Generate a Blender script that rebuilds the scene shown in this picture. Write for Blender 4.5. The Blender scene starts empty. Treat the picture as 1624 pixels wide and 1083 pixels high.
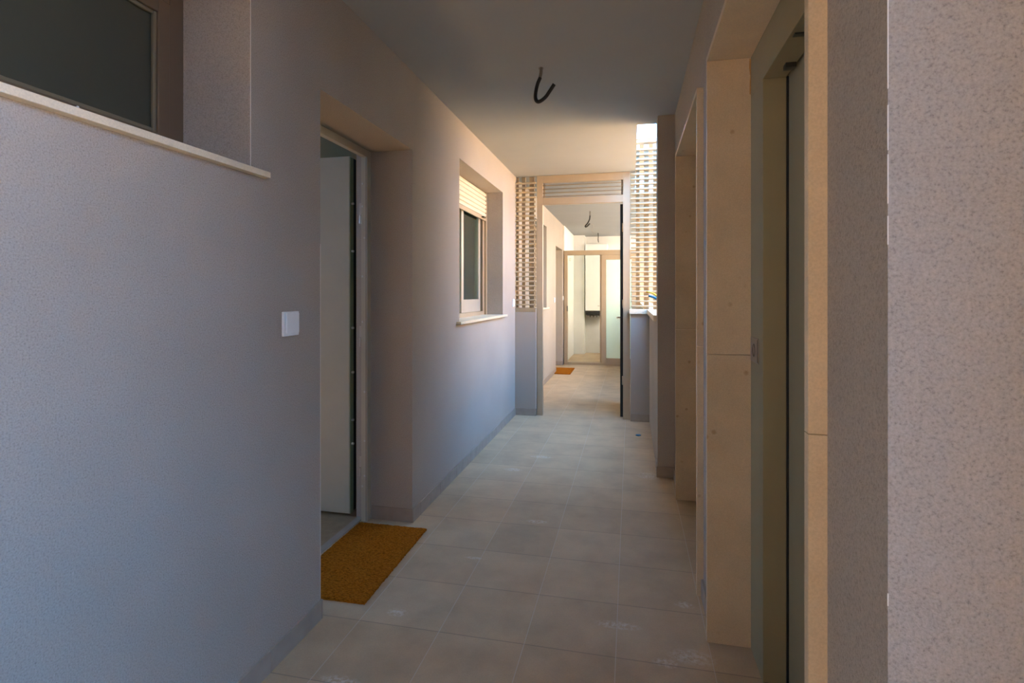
import bpy, bmesh, math, random
from mathutils import Vector
random.seed(7)
SC = bpy.context.scene
COL = SC.collection

# ------------------------------------------------------------------ camera, sky, sun, exposure
FPX, W, H = 845.0, 1624.0, 1083.0
cam = bpy.data.cameras.new('camera'); cam_o = bpy.data.objects.new('camera', cam); COL.objects.link(cam_o)
cam.sensor_fit = 'HORIZONTAL'; cam.sensor_width = 36.0
cam.lens = FPX / W * 36.0
cam.shift_y = -(541.5 - 466.0) / W
cam.clip_start = 0.02
cam_o.location = (0, 0, 1.30)
cam_o.rotation_euler = (math.radians(90), 0, math.atan(188.0 / FPX))
SC.camera = cam_o

world = bpy.data.worlds.new('world'); SC.world = world; world.use_nodes = True
wn = world.node_tree; bg = wn.nodes['Background']
bg.inputs['Color'].default_value = (0.20, 0.49, 1.0, 1)
bg.inputs['Strength'].default_value = 5.7

sun = bpy.data.lights.new('sun', 'SUN'); sun_o = bpy.data.objects.new('sun', sun); COL.objects.link(sun_o)
sun.energy = 27.0; sun.color = (1.0, 0.80, 0.55); sun.angle = math.radians(0.6)
sun_o.rotation_euler = Vector((0.62, -0.05, -0.78)).to_track_quat('-Z', 'Y').to_euler()

SC.view_settings.view_transform = 'Standard'; SC.view_settings.look = 'None'
SC.view_settings.gamma = 1.0; SC.view_settings.use_curve_mapping = False
SC.view_settings.exposure = 1.93
SC.cycles.diffuse_bounces = 8; SC.cycles.max_bounces = 16

# ------------------------------------------------------------------ materials
def newmat(name):
    m = bpy.data.materials.new(name); m.use_nodes = True
    nt = m.node_tree; b = nt.nodes['Principled BSDF']
    return m, nt, b
def N(nt, t, **kw):
    n = nt.nodes.new(t)
    for k, v in kw.items():
        if k in n.inputs: n.inputs[k].default_value = v
        else: setattr(n, k, v)
    return n
def ramp(nt, fac, stops):
    r = nt.nodes.new('ShaderNodeValToRGB')
    e = r.color_ramp.elements
    while len(e) < len(stops): e.new(0.5)
    for el, (p, c) in zip(e, stops):
        el.position = p; el.color = (*c, 1)
    nt.links.new(fac, r.inputs['Fac']); return r.outputs['Color']
def math_n(nt, op, a, b=None, c=None):
    n = nt.nodes.new('ShaderNodeMath'); n.operation = op
    for i, v in enumerate((a, b, c)):
        if v is None: continue
        if isinstance(v, (int, float)): n.inputs[i].default_value = v
        else: nt.links.new(v, n.inputs[i])
    return n.outputs[0]
def mixc(nt, fac, a, b, mode='MIX'):
    n = nt.nodes.new('ShaderNodeMix'); n.data_type = 'RGBA'; n.blend_type = mode
    for i, v in ((0, fac), (6, a), (7, b)):
        if isinstance(v, (int, float)): n.inputs[i].default_value = v
        elif isinstance(v, tuple): n.inputs[i].default_value = (*v, 1)
        else: nt.links.new(v, n.inputs[i])
    return n.outputs[2]
def geo_pos(nt):
    return nt.nodes.new('ShaderNodeNewGeometry').outputs['Position']
def noise(nt, scale, detail=3, rough=0.5, vec=None):
    n = nt.nodes.new('ShaderNodeTexNoise'); n.inputs['Scale'].default_value = scale
    n.inputs['Detail'].default_value = detail; n.inputs['Roughness'].default_value = rough
    nt.links.new(vec if vec is not None else geo_pos(nt), n.inputs['Vector'])
    return n.outputs['Fac']
def bump(nt, b, h, strength=0.5, dist=0.002):
    n = nt.nodes.new('ShaderNodeBump'); n.inputs['Strength'].default_value = strength
    n.inputs['Distance'].default_value = dist
    nt.links.new(h, n.inputs['Height']); nt.links.new(n.outputs['Normal'], b.inputs['Normal'])
def sc3(c, k): return tuple(x * k for x in c)

def plain(name, col, rough=0.5, metal=0.0, var=0.06, vscale=8.0, bstr=0.0, bscale=200.0, spec=0.5):
    m, nt, b = newmat(name)
    b.inputs['Roughness'].default_value = rough; b.inputs['Metallic'].default_value = metal
    b.inputs['Specular IOR Level'].default_value = spec
    nt.links.new(ramp(nt, noise(nt, vscale), [(0.3, sc3(col, 1 - var)), (0.7, sc3(col, 1 + var))]), b.inputs['Base Color'])
    if bstr: bump(nt, b, noise(nt, bscale, 2), bstr, 0.001)
    return m

def stucco(name, col, bstr=0.8):
    m, nt, b = newmat(name)
    b.inputs['Roughness'].default_value = 0.95; b.inputs['Specular IOR Level'].default_value = 0.15
    pos = geo_pos(nt)
    mp = nt.nodes.new('ShaderNodeMapping'); nt.links.new(pos, mp.inputs['Vector'])
    fine = noise(nt, 250, 5, 0.7, mp.outputs['Vector'])
    big = noise(nt, 1.6, 3, 0.5, pos)
    c1 = ramp(nt, fine, [(0.30, sc3(col, 0.58)), (0.45, sc3(col, 0.93)), (0.58, sc3(col, 1.04)), (0.74, sc3(col, 1.2))])
    c2 = mixc(nt, 1.0, c1, ramp(nt, big, [(0.3, (0.94, 0.94, 0.94)), (0.7, (1.05, 1.05, 1.05))]), 'MULTIPLY')
    # sparse chalky scuffs
    sc = noise(nt, 23, 2, 0.5, pos)
    f = ramp(nt, sc, [(0.75, (0, 0, 0)), (0.78, (1, 1, 1))])
    c3 = mixc(nt, math_n(nt, 'MULTIPLY', f, 0.25), c2, sc3(col, 1.5))
    nt.links.new(c3, b.inputs['Base Color'])
    bump(nt, b, fine, bstr, 0.003)
    return m

def stone(name, col):
    m, nt, b = newmat(name)
    b.inputs['Roughness'].default_value = 0.45; b.inputs['Specular IOR Level'].default_value = 0.35
    pos = geo_pos(nt)
    base = ramp(nt, noise(nt, 5, 4, 0.6, pos), [(0.3, sc3(col, 0.9)), (0.7, sc3(col, 1.07))])
    vo = nt.nodes.new('ShaderNodeTexVoronoi'); vo.inputs['Scale'].default_value = 14; vo.inputs['Randomness'].default_value = 1
    nt.links.new(pos, vo.inputs['Vector'])
    spot = ramp(nt, vo.outputs['Distance'], [(0.07, (1, 1, 1)), (0.16, (0, 0, 0))])
    spm = math_n(nt, 'MULTIPLY', spot, ramp(nt, noise(nt, 9, 1, 0.5, pos), [(0.47, (0, 0, 0)), (0.55, (0.7, 0.7, 0.7))]))
    c = mixc(nt, spm, base, (col[0] * 0.62, col[1] * 0.5, col[2] * 0.38))
    c = mixc(nt, 1.0, c, ramp(nt, noise(nt, 260, 2, 0.6, pos), [(0.35, (0.93, 0.93, 0.93)), (0.65, (1.05, 1.05, 1.05))]), 'MULTIPLY')
    nt.links.new(c, b.inputs['Base Color'])
    return m

TP, TX0, TY0 = 0.334, -0.052, 1.940
DUST = [(0.215, 2.00, 0.09, 0.05), (0.22, 2.33, 0.045, 0.03), (0.13, 3.93, 0.09, 0.09), (-0.05, 2.13, 0.10, 0.03), (-0.52, 3.0, 0.07, 0.03),
        (-0.93, 2.02, 0.05, 0.03), (-0.95, 1.62, 0.08, 0.03), (0.12, 1.95, 0.05, 0.03), (-0.70, 4.2, 0.10, 0.04), (0.1, 1.7, 0.06, 0.03), (-0.85, 3.85, 0.08, 0.04), (-0.75, 2.52, 0.06, 0.015)]
def floor_mat():
    m, nt, b = newmat('grey_beige_floor_tile')
    b.inputs['Roughness'].default_value = 0.55; b.inputs['Specular IOR Level'].default_value = 0.35
    pos = geo_pos(nt)
    sp = nt.nodes.new('ShaderNodeSeparateXYZ'); nt.links.new(pos, sp.inputs[0])
    def joint(axis, o):
        t = math_n(nt, 'DIVIDE', math_n(nt, 'SUBTRACT', axis, o), TP)
        cell = math_n(nt, 'FLOOR', t); f = math_n(nt, 'FRACT', t)
        d = math_n(nt, 'MULTIPLY', math_n(nt, 'MINIMUM', f, math_n(nt, 'SUBTRACT', 1.0, f)), TP)
        return cell, math_n(nt, 'LESS_THAN', d, 0.0017)
    cx, jx = joint(sp.outputs[0], TX0); cy, jy = joint(sp.outputs[1], TY0)
    cb = nt.nodes.new('ShaderNodeCombineXYZ'); nt.links.new(cx, cb.inputs[0]); nt.links.new(cy, cb.inputs[1])
    wnz = nt.nodes.new('ShaderNodeTexWhiteNoise'); wnz.noise_dimensions = '3D'; nt.links.new(cb.outputs[0], wnz.inputs['Vector'])
    col = (0.50, 0.37, 0.235)
    base = ramp(nt, wnz.outputs['Value'], [(0.0, sc3(col, 0.93)), (1.0, sc3(col, 1.06))])
    mott = ramp(nt, noise(nt, 4.5, 4, 0.6, pos), [(0.3, (0.86, 0.86, 0.87)), (0.7, (1.12, 1.11, 1.10))])
    c = mixc(nt, 1.0, base, mott, 'MULTIPLY')
    c = mixc(nt, 1.0, c, ramp(nt, noise(nt, 180, 3, 0.6, pos), [(0.3, (0.94, 0.94, 0.94)), (0.7, (1.05, 1.05, 1.05))]), 'MULTIPLY')
    # small chalk marks everywhere
    ch = ramp(nt, noise(nt, 13, 6, 0.7, pos), [(0.68, (0, 0, 0)), (0.78, (1, 1, 1))])
    c = mixc(nt, math_n(nt, 'MULTIPLY', ch, 0.45), c, (0.66, 0.62, 0.55))
    # plaster dust patches
    tot = None
    for (x, y, rx, ry) in DUST:
        dx = math_n(nt, 'DIVIDE', math_n(nt, 'SUBTRACT', sp.outputs[0], x), rx)
        dy = math_n(nt, 'DIVIDE', math_n(nt, 'SUBTRACT', sp.outputs[1], y), ry)
        r2 = math_n(nt, 'ADD', math_n(nt, 'MULTIPLY', dx, dx), math_n(nt, 'MULTIPLY', dy, dy))
        v = math_n(nt, 'MAXIMUM', math_n(nt, 'SUBTRACT', 1.0, r2), 0.0)
        tot = v if tot is None else math_n(nt, 'MAXIMUM', tot, v)
    dn = ramp(nt, noise(nt, 60, 5, 0.7, pos), [(0.42, (0, 0, 0)), (0.62, (1, 1, 1))])
    c = mixc(nt, math_n(nt, 'MULTIPLY', math_n(nt, 'MULTIPLY', tot, dn), 0.7), c, (0.72, 0.68, 0.62))
    c = mixc(nt, math_n(nt, 'MULTIPLY', jy, 0.75), c, (0.20, 0.165, 0.13))
    c = mixc(nt, math_n(nt, 'MULTIPLY', jx, 0.6), c, (0.56, 0.50, 0.42))
    nt.links.new(c, b.inputs['Base Color'])
    bump(nt, b, noise(nt, 90, 3, 0.5, pos), 0.12, 0.001)
    return m

def coir_mat():
    m, nt, b = newmat('orange_brown_coir')
    b.inputs['Roughness'].default_value = 1.0; b.inputs['Specular IOR Level'].default_value = 0.05
    pos = geo_pos(nt)
    mp = nt.nodes.new('ShaderNodeMapping'); mp.inputs['Scale'].default_value = (0.5, 1.4, 1); nt.links.new(pos, mp.inputs['Vector'])
    f = noise(nt, 160, 4, 0.7, mp.outputs['Vector'])
    c = ramp(nt, f, [(0.32, (0.09, 0.026, 0.002)), (0.5, (0.34, 0.105, 0.007)), (0.7, (0.50, 0.175, 0.018))])
    nt.links.new(c, b.inputs['Base Color']); bump(nt, b, f, 0.9, 0.004)
    return m

def clear_glass(name, tint=(0.80, 0.9, 0.86), refl=1.0):
    m, nt, b = newmat(name); nt.nodes.remove(b)
    out = nt.nodes['Material Output']
    tr = nt.nodes.new('ShaderNodeBsdfTransparent'); tr.inputs['Color'].default_value = (*tint, 1)
    gl = nt.nodes.new('ShaderNodeBsdfGlossy'); gl.inputs['Roughness'].default_value = 0.03; gl.inputs['Color'].default_value = (0.78, 0.96, 0.9, 1)
    fr = nt.nodes.new('ShaderNodeFresnel'); fr.inputs['IOR'].default_value = 1.5
    mx = nt.nodes.new('ShaderNodeMixShader')
    nt.links.new(math_n(nt, 'MULTIPLY', fr.outputs[0], refl), mx.inputs[0])
    nt.links.new(tr.outputs[0], mx.inputs[1]); nt.links.new(gl.outputs[0], mx.inputs[2])
    nt.links.new(mx.outputs[0], out.inputs['Surface'])
    return m
def frosted(name, col, trans=0.7, rough=0.35, lighten=0.35):
    m, nt, b = newmat(name); out = nt.nodes['Material Output']
    b.inputs['Base Color'].default_value = (*col, 1); b.inputs['Roughness'].default_value = rough
    tl = nt.nodes.new('ShaderNodeBsdfTranslucent'); tl.inputs['Color'].default_value = (*[min(1, c * (1 + lighten)) for c in col], 1)
    mx = nt.nodes.new('ShaderNodeMixShader'); mx.inputs[0].default_value = trans
    nt.links.new(b.outputs[0], mx.inputs[1]); nt.links.new(tl.outputs[0], mx.inputs[2])
    nt.links.new(mx.outputs[0], out.inputs['Surface'])
    return m

M = dict(
    stucco=stucco('mauve_grey_stucco', (0.455, 0.40, 0.345)),
    darkstucco=stucco('stucco_darkened_for_bounce', (0.20, 0.16, 0.13)),  # stucco darkened on unseen walls to cut bounced light in the door recess
    ceil=plain('white_ceiling_plaster', (0.375, 0.385, 0.385), 0.95, var=0.02, vscale=3, spec=0.1),
    stone=stone('cream_limestone', (0.64, 0.505, 0.345)),
    sill=stone('pale_sill_stone', (0.78, 0.67, 0.50)),
    floor=floor_mat(),
    skirt=plain('grey_beige_skirting_tile', (0.36, 0.30, 0.245), 0.6, var=0.08, vscale=14, spec=0.3),
    grout=plain('pale_grout', (0.55, 0.5, 0.43), 0.9),
    bead=plain('white_corner_bead', (0.80, 0.76, 0.70), 0.6),
    bronze=plain('bronze_window_frame', (0.17, 0.122, 0.082), 0.4, 0.3, var=0.05),
    beadbronze=plain('greenish_glazing_bead', (0.20, 0.17, 0.115), 0.35, 0.2, var=0.05),
    tan=plain('champagne_painted_metal', (0.46, 0.36, 0.245), 0.42, 0.25, var=0.03),
    tanlight=plain('champagne_slat_metal_darkened', (0.40, 0.31, 0.19), 0.42, 0.2, var=0.03),  # slat colour darkened to offset direct sun on the wide screen
    slat_undarkened=plain('champagne_slat_metal_undarkened', (0.52, 0.42, 0.28), 0.42, 0.2, var=0.03),  # same slat metal without the sun offset, for the narrow screen
    khaki=plain('khaki_painted_steel', (0.30, 0.255, 0.145), 0.55, 0.0, var=0.03),
    alu=plain('pale_aluminium', (0.52, 0.47, 0.40), 0.35, 0.3, var=0.03),
    shutter=plain('cream_shutter_slat', (0.66, 0.59, 0.45), 0.5, var=0.03),
    stain=plain('orange_glue_stain', (0.50, 0.27, 0.09), 0.6, var=0.15, vscale=60),
    white=plain('white_plastic', (0.82, 0.84, 0.84), 0.35, var=0.01),
    enamel=plain('white_enamel', (0.88, 0.88, 0.86), 0.25, var=0.01),
    black=plain('black_rubber', (0.012, 0.012, 0.012), 0.6, var=0.1),
    greyhose=plain('grey_conduit_neck', (0.20, 0.18, 0.15), 0.6),
    leaf=plain('grey_green_door_paint', (0.52, 0.50, 0.39), 0.4, var=0.03, spec=0.4),
    leafedge=plain('green_grey_door_edge', (0.22, 0.26, 0.15), 0.45, var=0.04),
    frame=plain('pale_grey_door_frame', (0.52, 0.47, 0.36), 0.4, 0.1, var=0.03),
    steel=plain('bright_steel', (0.62, 0.60, 0.55), 0.25, 0.9, var=0.03),
    bolt=plain('pale_bolt_metal', (0.62, 0.62, 0.58), 0.35, 0.2, var=0.03),
    darksteel=plain('dark_steel', (0.10, 0.10, 0.08), 0.35, 0.6, var=0.05),
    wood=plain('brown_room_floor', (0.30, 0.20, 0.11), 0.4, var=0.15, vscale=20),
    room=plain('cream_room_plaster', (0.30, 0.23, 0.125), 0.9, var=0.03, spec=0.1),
    whitewall=plain('white_wall_plaster', (0.78, 0.77, 0.74), 0.9, var=0.03, spec=0.1),
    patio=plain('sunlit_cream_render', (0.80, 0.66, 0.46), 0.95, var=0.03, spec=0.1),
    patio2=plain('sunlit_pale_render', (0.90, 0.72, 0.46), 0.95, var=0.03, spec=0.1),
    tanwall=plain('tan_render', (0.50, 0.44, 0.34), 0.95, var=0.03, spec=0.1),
    tandark=plain('tan_render_darkened_for_sky', (0.17, 0.08, 0.032), 0.95, var=0.03, spec=0.1),  # darker copy of the tan render, offsetting strong sky light on the upper wall
    endwall=plain('pale_grey_render', (0.50, 0.47, 0.42), 0.95, var=0.03, spec=0.1),
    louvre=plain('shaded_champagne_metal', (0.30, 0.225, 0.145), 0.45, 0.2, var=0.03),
    coir=coir_mat(),
    plate=plain('grey_metal_plate', (0.30, 0.255, 0.21), 0.4, 0.5, var=0.08, vscale=60),
    glass=clear_glass('clear_window_glass', (0.55, 0.66, 0.62), 2.2),
    pane=clear_glass('clear_partition_glass', (0.93, 0.95, 0.93), 0.8),
    frost1=frosted('dark_frosted_glass', (0.075, 0.078, 0.058), 0.25, 0.35),
    frost2=frosted('pale_green_frosted_glass', (0.66, 0.90, 0.76), 0.75, 0.35),
    blue=plain('blue_plastic', (0.01, 0.20, 0.42), 0.45),
    yellow=plain('yellow_plastic', (0.75, 0.58, 0.05), 0.5),
    copper=plain('pale_wire', (0.45, 0.40, 0.34), 0.5),
)

# ------------------------------------------------------------------ mesh helpers
class MB:
    def __init__(s): s.v = []; s.f = []; s.smooth = []
    def box(s, x0, x1, y0, y1, z0, z1):
        x0, x1 = sorted((x0, x1)); y0, y1 = sorted((y0, y1)); z0, z1 = sorted((z0, z1))
        n = len(s.v)
        s.v += [(x0, y0, z0), (x1, y0, z0), (x1, y1, z0), (x0, y1, z0), (x0, y0, z1), (x1, y0, z1), (x1, y1, z1), (x0, y1, z1)]
        for q in ((0, 3, 2, 1), (4, 5, 6, 7), (0, 1, 5, 4), (1, 2, 6, 5), (2, 3, 7, 6), (3, 0, 4, 7)):
            s.f.append(tuple(n + i for i in q)); s.smooth.append(False)
        return s
    def prism(s, poly, axis, a, b):
        """extrude a closed 2-D outline along an axis (0:x, 1:y, 2:z)"""
        n = len(s.v); k = len(poly)
        for t in (a, b):
            for (p, q) in poly:
                s.v.append({0: (t, p, q), 1: (p, t, q), 2: (p, q, t)}[axis])
        s.f.append(tuple(n + i for i in range(k))); s.f.append(tuple(n + k + i for i in reversed(range(k))))
        s.smooth += [False, False]
        for i in range(k):
            j = (i + 1) % k; s.f.append((n + i, n + j, n + k + j, n + k + i)); s.smooth.append(False)
        return s
    def tube(s, pts, r, seg=12, sub=8, radii=None):
        P = [Vector(p) for p in pts]
        out = []
        if len(P) > 2:
            Q = [P[0] * 2 - P[1]] + P + [P[-1] * 2 - P[-2]]
            for i in range(1, len(Q) - 2):
                for k in range(sub):
                    t = k / sub
                    a, b, c, d = Q[i - 1], Q[i], Q[i + 1], Q[i + 2]
                    out.append(0.5 * ((2 * b) + (c - a) * t + (2 * a - 5 * b + 4 * c - d) * t * t + (3 * b - a - 3 * c + d) * t ** 3))
            out.append(P[-1])
        else: out = P
        tan = (out[1] - out[0]).normalized()
        u = tan.orthogonal().normalized()
        rings = []
        for i, p in enumerate(out):
            t = (out[min(i + 1, len(out) - 1)] - out[max(i - 1, 0)]).normalized()
            u = (u - t * u.dot(t)).normalized(); w = t.cross(u)
            rr = r if radii is None else r * radii(i / (len(out) - 1), i)
            n = len(s.v); rings.append(n)
            for k in range(seg):
                an = 2 * math.pi * k / seg
                s.v.append(tuple(p + (u * math.cos(an) + w * math.sin(an)) * rr))
        for a, b in zip(rings, rings[1:]):
            for k in range(seg):
                s.f.append((a + k, a + (k + 1) % seg, b + (k + 1) % seg, b + k)); s.smooth.append(True)
        s.f.append(tuple(rings[0] + k for k in reversed(range(seg)))); s.smooth.append(False)
        s.f.append(tuple(rings[-1] + k for k in range(seg))); s.smooth.append(False)
        return s
    def cyl(s, p, axis, r, h, seg=16):
        d = Vector({0: (1, 0, 0), 1: (0, 1, 0), 2: (0, 0, 1)}[axis]); a = Vector(p)
        return s.tube([a, a + d * h], r, seg)
    def build(s, name, mat, parent=None, bevel=0.0, off=None):
        me = bpy.data.meshes.new(name)
        o = bpy.data.objects.new(name, me); COL.objects.link(o)
        v = s.v
        base = Vector((0, 0, 0))
        if parent is not None: base = Vector(parent['_w']); 
        if off is not None: base = Vector(off)
        me.from_pydata([tuple(Vector(p) - base) for p in v], [], s.f)
        for p, sm in zip(me.polygons, s.smooth): p.use_smooth = sm
        bm = bmesh.new(); bm.from_mesh(me); bmesh.ops.recalc_face_normals(bm, faces=bm.faces); bm.to_mesh(me); bm.free()
        me.materials.append(mat)
        o['_w'] = tuple(base)
        if parent is not None:
            o.parent = parent; o.location = base - Vector(parent['_w'])
        else: o.location = base
        if bevel:
            b = o.modifiers.new('bevel', 'BEVEL'); b.width = bevel; b.segments = 2; b.limit_method = 'ANGLE'
        return o
def B(*a): return MB().box(*a)
def empty(name, loc):
    o = bpy.data.objects.new(name, None); COL.objects.link(o); o.location = loc; o['_w'] = tuple(loc); o.empty_display_size = 0.1
    return o
def thing(o, label, cat, group=None):
    o['label'] = label; o['category'] = cat
    if group: o['group'] = group
    return o
def struct(o, label=None):
    o['kind'] = 'structure'
    if label: o['label'] = label
    return o

def wall_grid(u0, u1, v0, v1, t0, t1, holes, axis):
    """solid plate with rectangular holes; axis 0: plane spans y(u), z(v), thickness x.  axis 2: spans x(u), y(v), thickness z."""
    us = sorted({u0, u1, *[h[0] for h in holes], *[h[1] for h in holes]})
    vs = sorted({v0, v1, *[h[2] for h in holes], *[h[3] for h in holes]})
    us = [u for u in us if u0 <= u <= u1]; vs = [v for v in vs if v0 <= v <= v1]
    def solid(i, j):
        if i < 0 or j < 0 or i >= len(us) - 1 or j >= len(vs) - 1: return False
        cu = (us[i] + us[i + 1]) / 2; cv = (vs[j] + vs[j + 1]) / 2
        return not any(h[0] < cu < h[1] and h[2] < cv < h[3] for h in holes)
    m = MB(); idx = {}
    def P(i, j, t):
        k = (i, j, t)
        if k not in idx:
            idx[k] = len(m.v); T = (t0, t1)[t]
            m.v.append((T, us[i], vs[j]) if axis == 0 else (us[i], vs[j], T))
        return idx[k]
    def F(*q): m.f.append(q); m.smooth.append(False)
    for i in range(len(us) - 1):
        for j in range(len(vs) - 1):
            if not solid(i, j): continue
            for t in (0, 1): F(P(i, j, t), P(i + 1, j, t), P(i + 1, j + 1, t), P(i, j + 1, t))
            if not solid(i - 1, j): F(P(i, j, 0), P(i, j + 1, 0), P(i, j + 1, 1), P(i, j, 1))
            if not solid(i + 1, j): F(P(i + 1, j, 0), P(i + 1, j + 1, 0), P(i + 1, j + 1, 1), P(i + 1, j, 1))
            if not solid(i, j - 1): F(P(i, j, 0), P(i + 1, j, 0), P(i + 1, j, 1), P(i, j, 1))
            if not solid(i, j + 1): F(P(i, j + 1, 0), P(i + 1, j + 1, 0), P(i + 1, j + 1, 1), P(i, j + 1, 1))
    return m

# ------------------------------------------------------------------ dimensions
XL, XR, ZC = -1.212, 0.306, 2.565         # corridor wall faces, ceiling height
XLB = -1.56                               # back of the left wall
YEND = 12.0
W1 = (0.10, 1.514, 1.690, 2.29)           # window 1 opening  y0 y1 z0 z1
D1 = (1.915, 2.836, 0.0, 2.12)            # flat door recess
W2 = (3.690, 5.035, 1.080, 2.285)
W3 = (6.40, 7.80, 1.080, 2.29)
D2 = (8.80, 9.67, 0.0, 2.10)
E1 = (0.937, 2.119, 0.0, 2.187)           # lift openings in the right wall
E2 = (2.412, 3.530, 0.0, 2.187)
YC0, YC1 = 3.92, 4.10                     # column
YG = 5.60                                 # gate plane

# ------------------------------------------------------------------ floor, ceiling, walls
struct(B(-1.53, 0.62, -3.0, YEND, -0.12, 0.0).build('floor', M['floor']), 'grey beige square floor tiles with chalky dust marks')
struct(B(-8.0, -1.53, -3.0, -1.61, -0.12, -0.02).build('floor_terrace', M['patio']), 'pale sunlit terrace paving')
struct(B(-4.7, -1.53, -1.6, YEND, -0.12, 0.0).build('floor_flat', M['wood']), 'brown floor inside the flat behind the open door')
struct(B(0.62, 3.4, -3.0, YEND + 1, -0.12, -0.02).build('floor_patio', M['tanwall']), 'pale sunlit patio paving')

struct(wall_grid(-4.7, 2.2, -3.0, YEND, ZC, ZC + 0.26, [(0.05, 2.2, YC1, 7.0), (0.9, 2.2, 7.0, YEND), (0.95, 2.2, -1.8, 0.733), (-4.7, -2.2, -3.0, -1.6)], 2).build('ceiling', M['ceil']),
       'smooth white plaster ceiling over the passage')

struct(wall_grid(-1.6, YEND, 0.0, ZC, XLB, XL, [W1, D1, W2, W3, D2], 0).build('wall_left', M['stucco']), 'long mauve grey stucco wall with windows and doors')
wr = wall_grid(0.733, YC0, 0.0, ZC, XR, 0.95, [E1, E2], 0)
struct(wr.build('wall_right', M['stucco']), 'mauve grey stucco wall around the stone-lined openings')
struct(B(0.188, 0.42, YC0, YC1, 0, ZC).build('wall_column', M['stucco']), 'dark stucco column at the end of the lift wall')
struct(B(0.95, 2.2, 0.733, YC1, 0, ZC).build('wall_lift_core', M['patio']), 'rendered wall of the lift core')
struct(B(0.188, 0.33, YC1, YG - 0.02, 0, 1.095).build('wall_parapet', M['stucco']), 'low stucco parapet beside the open light well')
struct(B(0.188, 0.33, YG + 0.14, YEND, 0, 1.095).build('wall_parapet_far', M['stucco']), 'low parapet beyond the gate')
struct(B(0.81, 0.95, -1.8, 0.30, 0, 1.08).build('wall_parapet_near', M['stucco']), 'low parapet beside the near light well')
struct(B(XL, -0.985, YG, YG + 0.14, 0, 1.105).build('wall_pier_left', M['stucco']), 'low stucco pier under the narrow slatted screen')
struct(B(0.0, 0.188, YG - 0.02, YG + 0.14, 0, 1.095).build('wall_pier_right', M['stucco']), 'low stucco pier under the wide slatted screen')
# patio far sides and end walls
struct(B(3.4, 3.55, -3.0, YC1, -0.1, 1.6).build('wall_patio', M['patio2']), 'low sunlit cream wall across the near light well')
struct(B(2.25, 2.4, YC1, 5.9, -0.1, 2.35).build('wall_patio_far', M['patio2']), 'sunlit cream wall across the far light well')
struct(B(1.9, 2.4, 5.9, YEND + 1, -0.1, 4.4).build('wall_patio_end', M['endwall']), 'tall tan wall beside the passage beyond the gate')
struct(B(-4.7, 3.4, -3.15, -3.0, -0.1, ZC).build('wall_back', M['darkstucco']), 'wall at the near end of the passage')
struct(B(0.306, 3.4, -3.0, -1.8, -0.1, ZC).build('wall_light_stop', M['darkstucco']), 'added unseen wall narrowing the light from the near well')  # unseen side wall, put in to block sky from the near face

struct(B(0.64, 0.95, 0.30, 0.732, 0, ZC).build('wall_shade_fin', M['stucco']), 'added unseen stucco fin shading the nearest wall face')  # unseen fin, added to keep well light off the nearest wall face

# chamber at the far end
struct(MB().box(-1.24, -0.97, 11.55, 12.0, 0, ZC).box(-0.97, 0.185, 11.86, 12.0, 0, ZC)
       .build('wall_far', M['whitewall']), 'cream end wall with a shallow recess for the boiler')
struct(B(XL, XL + 0.012, 9.86, 11.55, 0.0, ZC).build('wall_utility', M['whitewall']), 'white plaster lining of the utility space')
struct(B(-0.3, 2.6, 12.02, 12.2, ZC + 0.27, 4.7).build('wall_far_upper', M['tandark']), 'upper tan wall above the far light well, darkened against sky light')
struct(MB().box(0.186, 2.6, 11.86, 12.2, 0, ZC).box(0.186, 2.6, 12.01, 12.2, ZC, ZC + 0.27).build('wall_far_end', M['tanwall']), 'tan wall closing the far light well')
# rooms behind the left wall
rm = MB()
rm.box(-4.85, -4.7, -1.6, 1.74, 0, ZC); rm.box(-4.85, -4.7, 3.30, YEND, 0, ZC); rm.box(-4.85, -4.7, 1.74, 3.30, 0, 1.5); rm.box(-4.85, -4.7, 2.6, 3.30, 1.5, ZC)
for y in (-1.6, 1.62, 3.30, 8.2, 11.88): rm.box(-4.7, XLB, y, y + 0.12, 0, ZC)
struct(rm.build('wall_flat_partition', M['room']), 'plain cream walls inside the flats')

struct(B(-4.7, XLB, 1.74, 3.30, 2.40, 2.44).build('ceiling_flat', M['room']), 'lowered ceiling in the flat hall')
# ------------------------------------------------------------------ skirting
def skirting(name, face_x, inner_x, spans, label):
    m = MB()
    for (a, b) in spans:
        k0 = math.floor((a - TY0) / TP)
        y = a
        while y < b - 1e-4:
            ny = min(b, TY0 + (math.floor((y - TY0 + 1e-4) / TP) + 1) * TP)
            m.box(face_x, inner_x, y + 0.001, ny - 0.001, 0, 0.076)
            y = ny
    o = m.build(name, M['skirt'], bevel=0.0012)
    return struct(o, label)
SK = XL + 0.007
skirting('baseboard_left', XL, SK, [(-1.6, D1[0]), (D1[1], YG), (YG + 0.14, D2[0]), (D2[1], 9.74)], 'grey beige skirting tiles along the long wall')
skirting('baseboard_right', XR, XR - 0.011, [(0.74, E1[0] - 0.002), (E1[1] + 0.002, E2[0] - 0.002), (E2[1] + 0.002, YC0 - 0.002)], 'skirting tiles between the stone surrounds')
m = MB()
m.box(-1.460, XL + 0.007, D1[1] - 0.007, D1[1], 0, 0.076); m.box(-1.460, XL + 0.007, D1[0], D1[0] + 0.007, 0, 0.076)
m.box(-1.460, XL + 0.007, D2[1] - 0.007, D2[1], 0, 0.076); m.box(-1.460, XL + 0.007, D2[0], D2[0] + 0.007, 0, 0.076)
struct(m.build('baseboard_recess', M['skirt'], bevel=0.0012), 'skirting tiles inside the door recesses')
m = MB(); m.box(XL + 0.008, -0.982, YG - 0.008, YG, 0, 0.076)
m.box(0.0, 0.187, YG - 0.028, YG - 0.02, 0, 0.076)
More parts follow.
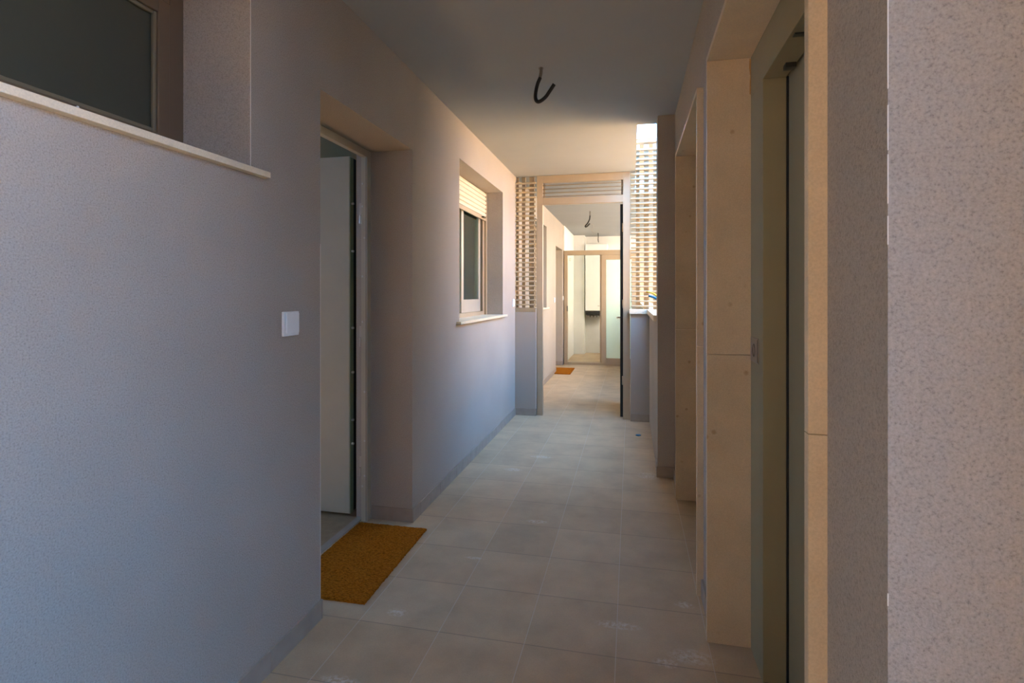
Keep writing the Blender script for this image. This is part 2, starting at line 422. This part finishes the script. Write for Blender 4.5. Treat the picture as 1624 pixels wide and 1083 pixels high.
m.box(0.184, 0.305, YC0 - 0.008, YC0, 0, 0.076); m.box(0.180, 0.188, YC0 - 0.008, YC1, 0, 0.076)
struct(m.build('baseboard_pier', M['skirt'], bevel=0.0012), 'skirting tiles at the foot of piers and column')

# pale corner beads
def bead(name, x, y, z0, z1, label, h=0.0008):
    struct(B(x - h, x + h, y - h, y + h, z0, z1).build(name, M['bead']), label)
bead('trim_1', XL, W1[1], W1[2] + 0.02, W1[3], 'white corner bead beside the high window')
m = MB()
for (za, zb) in ((1.36, 1.395), (1.41, 1.47), (1.475, 1.53), (1.55, 1.66), (1.665, 2.10), (0.92, 0.935)):
    m.box(XR - 0.0006, XR + 0.0006, 0.7324, 0.7336, za, zb)
struct(m.build('trim_2', M['bead']), 'chipped white corner bead on the nearest wall corner')
struct(B(XL - 0.0008, XL + 0.0008, D1[0] - 0.0008, D1[0] + 0.0008, 0.08, 1.5).build('trim_3', M['bead']), 'fine pale edge at the near side of the door recess')
struct(B(-0.9865, -0.9815, YG - 0.002, YG + 0.002, 0.078, 1.14).build('trim_4', M['bead']), 'pale corner bead on the pier by the gate')

# ------------------------------------------------------------------ stone linings of the lift openings
def lining(name, y0, y1, label):
    """y0,y1: clear opening"""
    t = 0.02; xf, xb = 0.278, 0.432; zt = 2.167
    r = empty(name, (0.35, (y0 + y1) / 2, 0)); struct(r, label)
    for (a, b) in ((y0 - t, y0), (y1, y1 + t)):
        B(xf, xb, a, b, 0.0, 1.0745).build('jamb_panel', M['stone'], r, bevel=0.001)
        B(xf, xb, a, b, 1.0755, zt).build('jamb_panel', M['stone'], r, bevel=0.001)
    B(xf, xb, y0 - t, y1 + t, zt, zt + t).build('head_panel', M['stone'], r, bevel=0.001)
    return r
r5 = lining('trim_5', 0.957, 2.099, 'cream limestone lining around the nearer lift opening')
MB().prism([(0.4265, 2.035), (0.4300, 2.03), (0.4315, 2.05), (0.4315, 2.162), (0.4262, 2.164), (0.4250, 2.13), (0.4285, 2.10), (0.4268, 2.07)], 1, 2.0982, 2.0992).build('glue_stain', M['stain'], r5)
lining('trim_6', 2.432, 3.510, 'cream limestone lining around the farther lift opening')

def lift_door(name, y0, y1, label):
    zt = 2.167; zo = 2.017; jf = 0.183
    r = empty(name, (0.47, (y0 + y1) / 2, 0)); struct(r, label)
    f = MB()
    f.box(0.431, 0.503, y1 - jf, y1, 0, zo); f.box(0.431, 0.503, y0, y0 + jf * 0.7, 0, zo)
    f.box(0.431, 0.503, y0, y1, zo, zt)
    f.build('door_frame', M['khaki'], r, bevel=0.0015)
    a, b = y0 + jf * 0.7, y1 - jf
    mid = b - 0.235
    B(0.509, 0.530, mid + 0.001, b + 0.03, 0.006, zo + 0.02).build('door_panel', M['khaki'], r, bevel=0.002)
    B(0.534, 0.556, a - 0.03, mid + 0.04, 0.006, zo + 0.02).build('door_panel', M['khaki'], r, bevel=0.002)
    B(0.503, 0.509, b - 0.006, b + 0.004, 0, zo).build('gap_strip', M['black'], r)  # dark gap beside the panel, its shade put in as a black strip
    B(0.435, 0.60, a, b, 0.0005, 0.006).build('threshold', M['darksteel'], r)
    d = MB(); d.box(0.440, 0.500, b - 0.32, b - 0.30, zo - 0.004, zo); d.box(0.470, 0.500, b - 0.12, b - 0.09, zo - 0.014, zo)
    d.build('guide_bracket', M['darksteel'], r)
    B(0.60, 0.62, a - 0.1, b + 0.1, 0.0, zt).build('shaft_panel', M['black'], r)
    return r
lift_door('door_3', 0.957, 2.099, 'khaki steel lift door in the nearer stone opening')
lift_door('door_4', 2.432, 3.510, 'khaki steel lift door in the farther stone opening')

p = empty('call_button_plate', (0.429, 2.03, 1.10))
thing(p, 'grey metal call plate on the khaki lift door frame beside the cream stone', 'plate')
B(0.427, 0.4305, 1.970, 2.085, 1.058, 1.145).build('face_plate', M['plate'], p, bevel=0.001)
MB().tube([(0.4262, 2.03 + 0.016 * math.cos(t * math.pi / 8), 1.10 + 0.022 * math.sin(t * math.pi / 8)) for t in range(17)], 0.0012, 6, 2).build('button_ring', M['darksteel'], p)
B(0.4255, 0.4270, 1.972, 1.977, 1.062, 1.141).build('edge_strip', M['darksteel'], p)

# ------------------------------------------------------------------ window 1 (high, frosted)
XF = -1.472
w = empty('window_1', (XF, 0.8, 1.69)); struct(w, 'high bronze-framed window with dark frosted glass above the pale sill')
y0, y1, z0, z1 = W1
f = MB(); t = 0.056
f.box(XF - 0.05, XF, y1 - t, y1, z0, z1); f.box(XF - 0.05, XF, y0, y0 + t, z0, z1)
f.box(XF - 0.05, XF, y0 + t, y1 - t, z0, z0 + 0.075); f.box(XF - 0.05, XF, y0 + t, y1 - t, z1 - 0.045, z1)
f.build('window_frame', M['bronze'], w, bevel=0.002)
s = MB(); a0, a1, b0, b1 = y0 + t + 0.003, y1 - t - 0.003, z0 + 0.078, z1 - 0.048; q = 0.045
s.box(XF - 0.045, XF + 0.006, a1 - q, a1, b0, b1); s.box(XF - 0.045, XF + 0.006, a0, a0 + q, b0, b1)
s.box(XF - 0.045, XF + 0.006, a0 + q, a1 - q, b0, b0 + q); s.box(XF - 0.045, XF + 0.006, a0 + q, a1 - q, b1 - q, b1)
s.build('sash', M['bronze'], w, bevel=0.003)
g = MB(); i0, i1, j0, j1 = a0 + q, a1 - q, b0 + q, b1 - q; k = 0.012
g.box(XF - 0.012, XF + 0.0, i1 - k, i1, j0, j1); g.box(XF - 0.012, XF, i0, i0 + k, j0, j1)
g.box(XF - 0.012, XF, i0 + k, i1 - k, j0, j0 + k); g.box(XF - 0.012, XF, i0 + k, i1 - k, j1 - k, j1)
g.build('glazing_bead', M['beadbronze'], w, bevel=0.003)
B(XF - 0.022, XF - 0.014, i0, i1, j0, j1).build('pane', M['frost1'], w)
sl = B(XF, XL + 0.026, y0 - 0.06, y1 + 0.066, z0, z0 + 0.02); sl.build('window_sill', M['sill'], w, bevel=0.0015)
MB().tube([(XL + 0.012, 0.945, z0 + 0.022), (XL + 0.008, 0.95, z0 + 0.027), (XL + 0.004, 0.948, z0 + 0.022)], 0.003, 6, 4).build('plaster_crumb', M['bead'], w)

# ------------------------------------------------------------------ window 2 (roller shutter), window 3 the same without shutter
def window(name, rect, shutter, label, xf=-1.392):
    y0, y1, z0, z1 = rect
    w = empty(name, (xf, (y0 + y1) / 2, z0)); struct(w, label)
    zs = z0 + 0.02
    f = MB()
    f.box(xf - 0.075, xf, y1 - 0.075, y1, zs, z1); f.box(xf - 0.075, xf, y0, y0 + 0.075, zs, z1)
    f.box(xf - 0.075, xf, y0 + 0.075, y1 - 0.075, zs, zs + 0.035); f.box(xf - 0.075, xf, y0 + 0.075, y1 - 0.075, z1 - 0.04, z1)
    f.build('window_frame', M['tan'], w, bevel=0.002)
    B(xf, xf + 0.022, y1 - 0.03, y1, zs, z1).build('shutter_guide', M['tan'], w, bevel=0.002)
    B(xf, xf + 0.022, y0, y0 + 0.03, zs, z1).build('shutter_guide', M['tan'], w, bevel=0.002)
    mid = (y0 + y1) / 2
    for (a, b, dx) in ((mid - 0.03, y1 - 0.12, -0.012), (y0 + 0.08, mid + 0.03, -0.042)):
        s = MB(); q = 0.06
        s.box(xf + dx - 0.026, xf + dx, b - q, b, zs + 0.036, z1 - 0.042); s.box(xf + dx - 0.026, xf + dx, a, a + q, zs + 0.036, z1 - 0.042)
        s.box(xf + dx - 0.026, xf + dx, a + q, b - q, zs + 0.036, zs + 0.15); s.box(xf + dx - 0.026, xf + dx, a + q, b - q, z1 - 0.10, z1 - 0.042)
        sh = s.build('sash', M['alu'], w, bevel=0.002)
        B(xf + dx - 0.016, xf + dx - 0.010, a + q, b - q, zs + 0.15, z1 - 0.10).build('pane', M['glass'], sh)
    B(xf - 0.04, XL + 0.034, y0 - 0.065, y1 + 0.065, z0, zs).build('window_sill', M['sill'], w, bevel=0.0015)
    if shutter:
        zb = 2.015
        m = MB(); n = 6; hgt = (z1 - 0.005 - zb - 0.03) / n; xs = xf + 0.008
        for i in range(n):
            a = zb + 0.03 + i * hgt; c = a + hgt
            poly = [(xs, a), (xs + 0.010, a + 0.004), (xs + 0.013, (a + c) / 2), (xs + 0.010, c - 0.006), (xs, c - 0.001)]
            m.prism([(x, z) for x, z in poly], 1, y0 + 0.031, y1 - 0.031)
        r = m.build('roller_shutter', M['shutter'], w)
        B(xs - 0.004, xs + 0.012, y0 + 0.031, y1 - 0.031, zb - 0.008, zb + 0.028).build('bottom_bar', M['tan'], r, bevel=0.002)
        for yy in (y0 + 0.20, y1 - 0.16):
            B(xs + 0.012, xs + 0.040, yy - 0.035, yy + 0.035, zb + 0.006, zb + 0.018).build('stopper', M['darksteel'], r, bevel=0.003)
    return w
window('window_2', W2, True, 'window with a half lowered cream roller shutter in the stucco wall')
window('window_3', W3, False, 'window in the passage wall beyond the gate')

# ------------------------------------------------------------------ flat door 1 (open inwards)
def flat_door(name, D, opened, label):
    y0, y1, z0, z1 = D; xf = -1.468
    d = empty(name, (xf, (y0 + y1) / 2, 0)); struct(d, label)
    f = MB()
    for (a, b) in ((y1 - 0.046, y1), (y0, y0 + 0.046)):
        f.box(xf - 0.006, xf, a, b, 0, z1)
        f.box(xf - 0.038, xf - 0.009, a + 0.001, b - 0.001, 0, z1 - 0.012)
        f.box(xf - 0.009, xf - 0.006, a + 0.006, b - 0.006, 0, z1 - 0.012)
    f.box(xf - 0.006, xf, y0 + 0.046, y1 - 0.046, z1 - 0.040, z1)
    f.box(xf - 0.038, xf - 0.006, y0 + 0.046, y1 - 0.046, z1 - 0.036, z1 - 0.004)
    fo = f.build('door_frame', M['frame'], d, bevel=0.0015)
    B(xf - 0.009, xf - 0.006, y1 - 0.0435, y1 - 0.038, 0.0, z1 - 0.04).build('groove_strip', M['black'], fo)  # shade in the frame groove, put in as a black strip
    for z in (0.20, 0.26, 0.46, 0.74, 1.14, 1.40, 1.62, 1.80, 1.93):
        MB().cyl((xf - 0.024 + (0.008 if int(z * 50) % 2 else -0.005), y1 - 0.0475, z), 1, 0.006, 0.004, 12).build('frame_bolt', M['bolt'], fo)
    B(xf - 0.085, xf - 0.045, y0, y1, 0.0005, 0.003).build('threshold', M['skirt'], d)
    if opened:
        xh = -1.603
        leaf = B(-2.47, xh, 2.832, 2.872, 0.015, 2.105).build('door_leaf', M['leaf'], d, bevel=0.003)
        B(xh, xh + 0.004, 2.835, 2.872, 0.015, 2.10).build('leaf_edge', M['leafedge'], leaf)
        B(xh - 0.86, xh + 0.002, 2.872, 2.905, 0.02, 2.10).build('leaf_seal', M['black'], leaf)
        for z in (0.42, 0.56, 0.84, 1.10, 1.55, 1.83):
            MB().cyl((xh + 0.004, 2.853, z), 0, 0.007, 0.012, 12).build('security_bolt', M['bolt'], leaf)
        for z in (0.30, 1.76, 1.05):
            h = MB(); h.box(xf - 0.062, xf - 0.044, 2.812, 2.8345, z, z + 0.065); h.cyl((xf - 0.056, 2.818, z - 0.055), 2, 0.008, 0.05, 10)
            h.build('hinge', M['alu'], d, bevel=0.001)
        hd = MB(); hd.tube([(-2.38, 2.832, 1.02), (-2.38, 2.785, 1.02), (-2.27, 2.78, 1.02)], 0.009, 10, 5)
        hd.build('door_handle', M['steel'], leaf)
    else:
        B(xf - 0.036, xf - 0.010, y0 + 0.047, y1 - 0.047, 0.004, z1 - 0.042).build('door_leaf', M['leaf'], d, bevel=0.002)
    return d
flat_door('door_1', D1, True, 'grey green security door standing open into the flat')
flat_door('door_2', D2, False, 'closed flat door beyond the gate')

# ------------------------------------------------------------------ doormats
def doormat(loc, lx, ly, label, rz=0):
    nx, ny = 52, 92
    me = bpy.data.meshes.new('doormat'); vs = []; fs = []; hgt = 0.016
    rnd = random.Random(3)
    for j in range(ny + 1):
        for i in range(nx + 1):
            x = (i / nx - 0.5) * lx; y = (j / ny - 0.5) * ly
            e = (i in (0, nx)) or (j in (0, ny))
            if e: x += rnd.uniform(-.0018, .0018); y += rnd.uniform(-.0018, .0018)
            vs.append((x, y, hgt - 0.002 + rnd.uniform(-0.0018, 0.0018) - (0.003 if e else 0)))
    R = nx + 1
    for j in range(ny):
        for i in range(nx): fs.append((j * R + i, j * R + i + 1, (j + 1) * R + i + 1, (j + 1) * R + i))
    ring = [i for i in range(nx)] + [j * R + nx for j in range(ny)] + [ny * R + i for i in range(nx, 0, -1)] + [j * R for j in range(ny, 0, -1)]
    n0 = len(vs)
    for k in ring: vs.append((vs[k][0], vs[k][1], 0.0))
    L = len(ring)
    for k in range(L): fs.append((ring[k], n0 + k, n0 + (k + 1) % L, ring[(k + 1) % L]))
    fs.append(tuple(n0 + k for k in reversed(range(L))))
    me.from_pydata(vs, [], fs); me.materials.append(M['coir'])
    o = bpy.data.objects.new('doormat', me); COL.objects.link(o); o.location = loc; o.rotation_euler.z = rz
    return thing(o, label, 'doormat', 'coir doormats at the flat doors')
doormat((-1.290, 2.395, 0.0005), 0.40, 0.715, 'large orange brown coir doormat in front of the open grey green door', 0.012)
doormat((-1.150, 8.93, 0.0005), 0.40, 0.70, 'small looking orange doormat on the floor beyond the gate, near the glazed partition')

# ------------------------------------------------------------------ switches
def switch(y, z, s, label, name='light_switch', x=XL):
    o = empty(name, (x, y, z)); thing(o, label, 'switch', 'white wall switches')
    B(x, x + 0.010, y - s / 2, y + s / 2, z - s / 2, z + s / 2).build('face_plate', M['white'], o, bevel=0.002)
    B(x + 0.0085, x + 0.0135, y - s / 2 + 0.012, y + s / 2 - 0.003, z - s / 2 + 0.010, z + s / 2 - 0.006).build('rocker', M['white'], o, bevel=0.0015)
    return o
switch(1.716, 1.192, 0.088, 'large white square switch on the stucco between the high window and the door recess')
switch(5.50, 1.205, 0.082, 'white switch on the wall beside the narrow slatted screen')
switch(8.60, 1.20, 0.082, 'tiny white switch beyond the gate, just before the far door recess')
switch(9.75, 1.22, 0.082, 'tiny white switch between the far door recess and the glazed partition')

# ------------------------------------------------------------------ slatted screens
def screen(name, x0, x1, z0, z1, bars, label, ztop_inner=None, x_inner=None, mat='tanlight'):
    r = empty(name, ((x0 + x1) / 2, YG + 0.07, z0)); thing(r, label, 'screen')
    pitch = 0.0502; n = int((z1 - z0 - 0.01) / pitch); m = MB()
    for i in range(n):
        z = z0 + 0.032 + i * pitch
        xa = x0
        if x_inner is not None and z > ztop_inner: xa = x_inner
        poly = [(YG + 0.010, z - 0.004), (YG + 0.014, z - 0.0085), (YG + 0.052, z - 0.0085), (YG + 0.056, z), (YG + 0.052, z + 0.0085), (YG + 0.014, z + 0.0085), (YG + 0.010, z + 0.004)]
        m.prism(poly, 0, xa, x1)
    m.build('slats', M[mat], r)
    b = MB()
    for (a, c) in bars:
        zt = z1 if (x_inner is None or a >= x_inner) else ztop_inner
        b.box(a, c, YG + 0.066, YG + 0.10, z0, zt)
    b.build('upright_bars', M['tan'], r, bevel=0.001)
    return r
screen('slatted_screen', XL + 0.002, -0.990, 1.152, ZC - 0.003, [(-1.208, -1.185), (-1.150, -1.112), (-1.068, -1.015)],
       'narrow champagne metal slat screen between the shuttered window wall and the gate', mat='slat_undarkened')
B(XL + 0.001, -0.988, YG + 0.0, YG + 0.13, 1.106, 1.150).build('bottom_rail', M['tanlight'], bpy.data.objects['slatted_screen'], bevel=0.002)
screen('slatted_screen.001', 0.004, 1.9, 1.142, 2.85, [(0.055, 0.092), (0.135, 0.185)] + [(0.228 + 0.088 * i, 0.275 + 0.088 * i) for i in range(19)],
       'wide tall champagne slat screen rising past the ceiling beside the dark column', ZC - 0.006, 0.052)
B(0.052, 1.9, YG + 0.008, YG + 0.10, 2.851, 2.875).build('top_rail', M['tanlight'], bpy.data.objects['slatted_screen.001'], bevel=0.002)
# parapet and pier copings
struct(MB().box(-0.012, 0.165, YG - 0.045, YG + 0.16, 1.0955, 1.141).build('trim_7', M['sill'], bevel=0.002), 'pale stone coping on the pier under the wide screen')
struct(MB().box(0.166, 0.355, YC1 + 0.001, YG + 0.16, 1.0955, 1.141).build('trim_8', M['sill'], bevel=0.002), 'pale stone coping on the parapet')
struct(MB().box(0.166, 0.355, YG + 0.161, YEND, 1.0955, 1.141).build('trim_9', M['sill'], bevel=0.002), 'pale coping beyond the gate')

# ------------------------------------------------------------------ gate
GY0, GY1 = YG + 0.035, YG + 0.085
g = empty('metal_gate', (-0.49, GY0, 0)); thing(g, 'champagne metal gate frame with a louvred top panel and its leaf standing open', 'gate')
gl, gr = (-0.980, -0.918), (-0.076, -0.006)
B(*gl, GY0, GY1, 0, ZC - 0.002).build('gate_post', M['tan'], g, bevel=0.002)
B(*gr, GY0, GY1, 0, ZC - 0.002).build('gate_post', M['tan'], g, bevel=0.002)
B(gl[1], gr[0], GY0, GY1, 2.485, ZC - 0.002).build('top_rail', M['tan'], g, bevel=0.002)
B(gl[1], gr[0], GY0, GY1, 2.252, 2.325).build('transom', M['tan'], g, bevel=0.002)
m = MB()
for i in range(4):
    z = 2.340 + i * 0.040
    m.prism([(GY0 + 0.006, z - 0.004), (GY0 + 0.008, z - 0.008), (GY0 + 0.044, z + 0.000), (GY0 + 0.044, z + 0.008), (GY0 + 0.008, z + 0.003)], 0, gl[1], gr[0])
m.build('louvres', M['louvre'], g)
B(gl[1] - 0.001, gl[1] + 0.020, GY0 + 0.042, GY1, 2.325, 2.485).build('panel_edge', M['tan'], g)
B(gr[0] - 0.020, gr[0] + 0.001, GY0 + 0.042, GY1, 2.325, 2.485).build('panel_edge', M['tan'], g)
# open leaf, swung away from us at the right post
lx0, lx1, ly0, ly1 = -0.106, -0.080, GY1 + 0.02, GY1 + 0.82
lf = MB(); lf.box(lx0, lx1, ly0, ly0 + 0.06, 0.012, 2.24); lf.box(lx0, lx1, ly1 - 0.06, ly1, 0.012, 2.24)
lf.box(lx0, lx1, ly0 + 0.06, ly1 - 0.06, 0.012, 0.09); lf.box(lx0, lx1, ly0 + 0.06, ly1 - 0.06, 2.16, 2.24); lf.box(lx0, lx1, ly0 + 0.06, ly1 - 0.06, 1.05, 1.11)
leaf = lf.build('gate_leaf', M['bronze'], g, bevel=0.002)
B(lx0 + 0.008, lx1 - 0.008, ly0 + 0.06, ly1 - 0.06, 0.09, 1.05).build('lower_panel', M['bronze'], leaf)
B(lx0 + 0.010, lx1 - 0.010, ly0 + 0.06, ly1 - 0.06, 1.11, 2.16).build('pane', M['frost1'], leaf)
B(lx0 - 0.0, lx1 + 0.003, ly0 - 0.006, ly0, 0.012, 2.24).build('leaf_seal', M['black'], leaf)
MB().tube([(lx0, ly1 - 0.03, 1.02), (lx0 - 0.045, ly1 - 0.03, 1.02), (lx0 - 0.045, ly1 - 0.13, 1.02)], 0.009, 10, 5).build('gate_handle', M['steel'], leaf)
for z in (0.35, 1.15, 1.95):
    MB().cyl((gr[0] - 0.004, GY1 + 0.010, z), 2, 0.008, 0.09, 10).build('hinge', M['tan'], g)

# ------------------------------------------------------------------ hanging conduits
def rings(period):
    return lambda t, i: 1.0 + (0.10 if i % 2 else -0.06)
def hose(name, pts, r, label, neck=None, sub=14, wires=None):
    o = empty(name, pts[0]); thing(o, label, 'conduit', 'bare electrical conduits hanging from the ceiling')
    MB().tube(pts, r, 12, sub, radii=rings(0)).build('tube', M['black'], o)
    if neck: MB().tube(neck, r * 0.9, 10, 6).build('neck', M['greyhose'], o)
    if wires:
        for w_ in wires: MB().tube(w_, 0.0022, 6, 8).build('wire', M['copper'], o)
    return o
hx, hy = -0.490, 2.95
hose('hanging_conduit', [(hx - 0.004, hy, 2.512), (hx - 0.020, hy, 2.475), (hx - 0.030, hy, 2.430), (hx - 0.030, hy - 0.004, 2.395), (hx - 0.018, hy - 0.006, 2.376),
      (hx + 0.002, hy - 0.010, 2.378), (hx + 0.030, hy - 0.018, 2.395), (hx + 0.052, hy - 0.026, 2.420), (hx + 0.080, hy - 0.034, 2.455)], 0.0098,
     'large black corrugated conduit hook hanging from the ceiling of the near passage',
     neck=[(hx, hy, ZC), (hx, hy, 2.54), (hx - 0.006, hy, 2.508)])
MB().cyl((hx, hy, ZC - 0.004), 2, 0.013, 0.004, 14).build('collar', M['greyhose'], bpy.data.objects['hanging_conduit'])
hx, hy = -0.605, 8.22
hose('hanging_conduit.001', [(hx, hy, 2.50), (hx - 0.008, hy, 2.44), (hx - 0.035, hy, 2.385), (hx - 0.070, hy, 2.345), (hx - 0.068, hy, 2.328), (hx - 0.045, hy, 2.335), (hx - 0.002, hy, 2.378)], 0.010,
     'smaller black conduit hook seen through the gate, on the ceiling beyond it',
     neck=[(hx, hy, ZC), (hx, hy, 2.53), (hx, hy, 2.49)],
     wires=[[(hx, hy, 2.37), (hx + 0.045, hy, 2.36), (hx + 0.050, hy, 2.31), (hx + 0.02, hy, 2.29), (hx + 0.04, hy, 2.25), (hx + 0.10, hy, 2.22)]])
hx, hy = -0.66, 11.2
hose('hanging_conduit.002', [(hx, hy, ZC), (hx + 0.006, hy, 2.50), (hx + 0.002, hy, 2.43), (hx + 0.010, hy, 2.37)], 0.009,
     'short thin conduit stub on the ceiling in front of the boiler')

# ------------------------------------------------------------------ glazed partition at the far end
PY = 9.80
pt = empty('glazed_partition', (-0.5, PY, 0)); thing(pt, 'champagne framed glass partition with a sliding leaf across the far end', 'glass partition')
pf = MB(); x0, x1 = XL + 0.004, 0.17
pf.box(x0 + 0.012, x0 + 0.075, PY, PY + 0.06, 0, 2.01); pf.box(x1 - 0.06, x1, PY, PY + 0.06, 0, 2.01)
pf.box(x0, x1, PY - 0.004, PY + 0.07, 2.01, 2.095); pf.box(x0 + 0.075, x1 - 0.06, PY, PY + 0.06, 0.0, 0.045)
pf.build('partition_frame', M['tan'], pt, bevel=0.003)
def sash(a, b, y, z0, z1, q, mat, nm, qb=None):
    qb = qb or q
    s = MB(); s.box(a, a + q, y, y + 0.026, z0, z1); s.box(b - q, b, y, y + 0.026, z0, z1)
    s.box(a + q, b - q, y, y + 0.026, z0, z0 + qb); s.box(a + q, b - q, y, y + 0.026, z1 - q, z1)
    so = s.build(nm, M['tan'], pt, bevel=0.002)
    B(a + q, b - q, y + 0.010, y + 0.016, z0 + qb, z1 - q).build('pane', mat, so)
    return so
sash(-0.520, 0.11, PY + 0.002, 0.046, 2.009, 0.088, M['frost2'], 'sliding_leaf')
fx = MB(); fx.box(-0.545, -0.505, PY + 0.032, PY + 0.058, 0.046, 2.009)
fxo = fx.build('fixed_light', M['tan'], pt)
B(x0 + 0.075, -0.545, PY + 0.042, PY + 0.048, 0.046, 2.009).build('pane', M['pane'], fxo)
B(x0 + 0.062, x0 + 0.080, PY - 0.014, PY + 0.002, 0.98, 1.08).build('latch', M['darksteel'], pt, bevel=0.002)

# boiler
bx0, bx1, by0, by1 = -0.945, -0.475, 11.45, 11.86
bo = empty('wall_boiler', (-0.7, 11.85, 0.93)); thing(bo, 'tall white wall-hung boiler with black underside behind the glass partition', 'boiler')
B(bx0, bx1, by0, by1, 0.94, 2.36).build('casing', M['enamel'], bo, bevel=0.012)
b = MB(); b.prism([(by0 + 0.015, 0.94), (by0 + 0.04, 0.86), (by1, 0.82), (by1, 0.94)], 0, bx0 + 0.01, bx1 - 0.01)
b.build('connection_tray', M['black'], bo)
for i in range(5):
    MB().cyl((bx0 + 0.10 + i * 0.07, by0 + 0.08, 0.80 if i < 4 else 0.77), 2, 0.009, 0.08, 8).build('pipe_stub', M['darksteel'], bo)
for i in range(9):
    B(-0.680 + i * 0.015, -0.671 + i * 0.015, by0 - 0.001, by0 + 0.001, 1.038, 1.050 + (0.004 if i in (0, 4) else 0)).build('nameplate', M['greyhose'], bo)
o = MB().cyl((XL + 0.013, 10.72, 1.99), 0, 0.030, 0.03, 16).build('round_wall_fitting', M['enamel'], off=(XL + 0.013, 10.72, 1.99))
thing(o, 'small round white fitting high on the white wall behind the partition glass', 'fitting')

# ------------------------------------------------------------------ small loose items
s = empty('plastic_strap', (0.25, 4.26, 1.141)); thing(s, 'blue and yellow plastic strap poking out over the parapet beside the dark column', 'strap')
MB().tube([(0.300, 4.26, 1.145), (0.262, 4.26, 1.185), (0.222, 4.26, 1.245), (0.178, 4.26, 1.272), (0.136, 4.262, 1.286)], 0.012, 8, 8, radii=lambda t, i: 1.2 - 0.5 * t).build('blue_band', M['blue'], s)
MB().tube([(0.290, 4.285, 1.148), (0.262, 4.285, 1.215), (0.215, 4.285, 1.262), (0.178, 4.285, 1.300), (0.120, 4.285, 1.318)], 0.008, 8, 8, radii=lambda t, i: 1.2 - 0.5 * t).build('yellow_band', M['yellow'], s)
pb = MB(); pb.prism([(0.045, 5.02), (0.070, 5.00), (0.094, 5.03), (0.080, 5.055), (0.055, 5.05)], 2, 0.0005, 0.006)
thing(pb.build('plastic_scrap', M['blue'], off=(0.07, 5.03, 0.0005)), 'tiny blue plastic scrap lying on the floor tiles near the wide screen', 'scrap')
for o in bpy.data.objects:
    if '_w' in o: del o['_w']
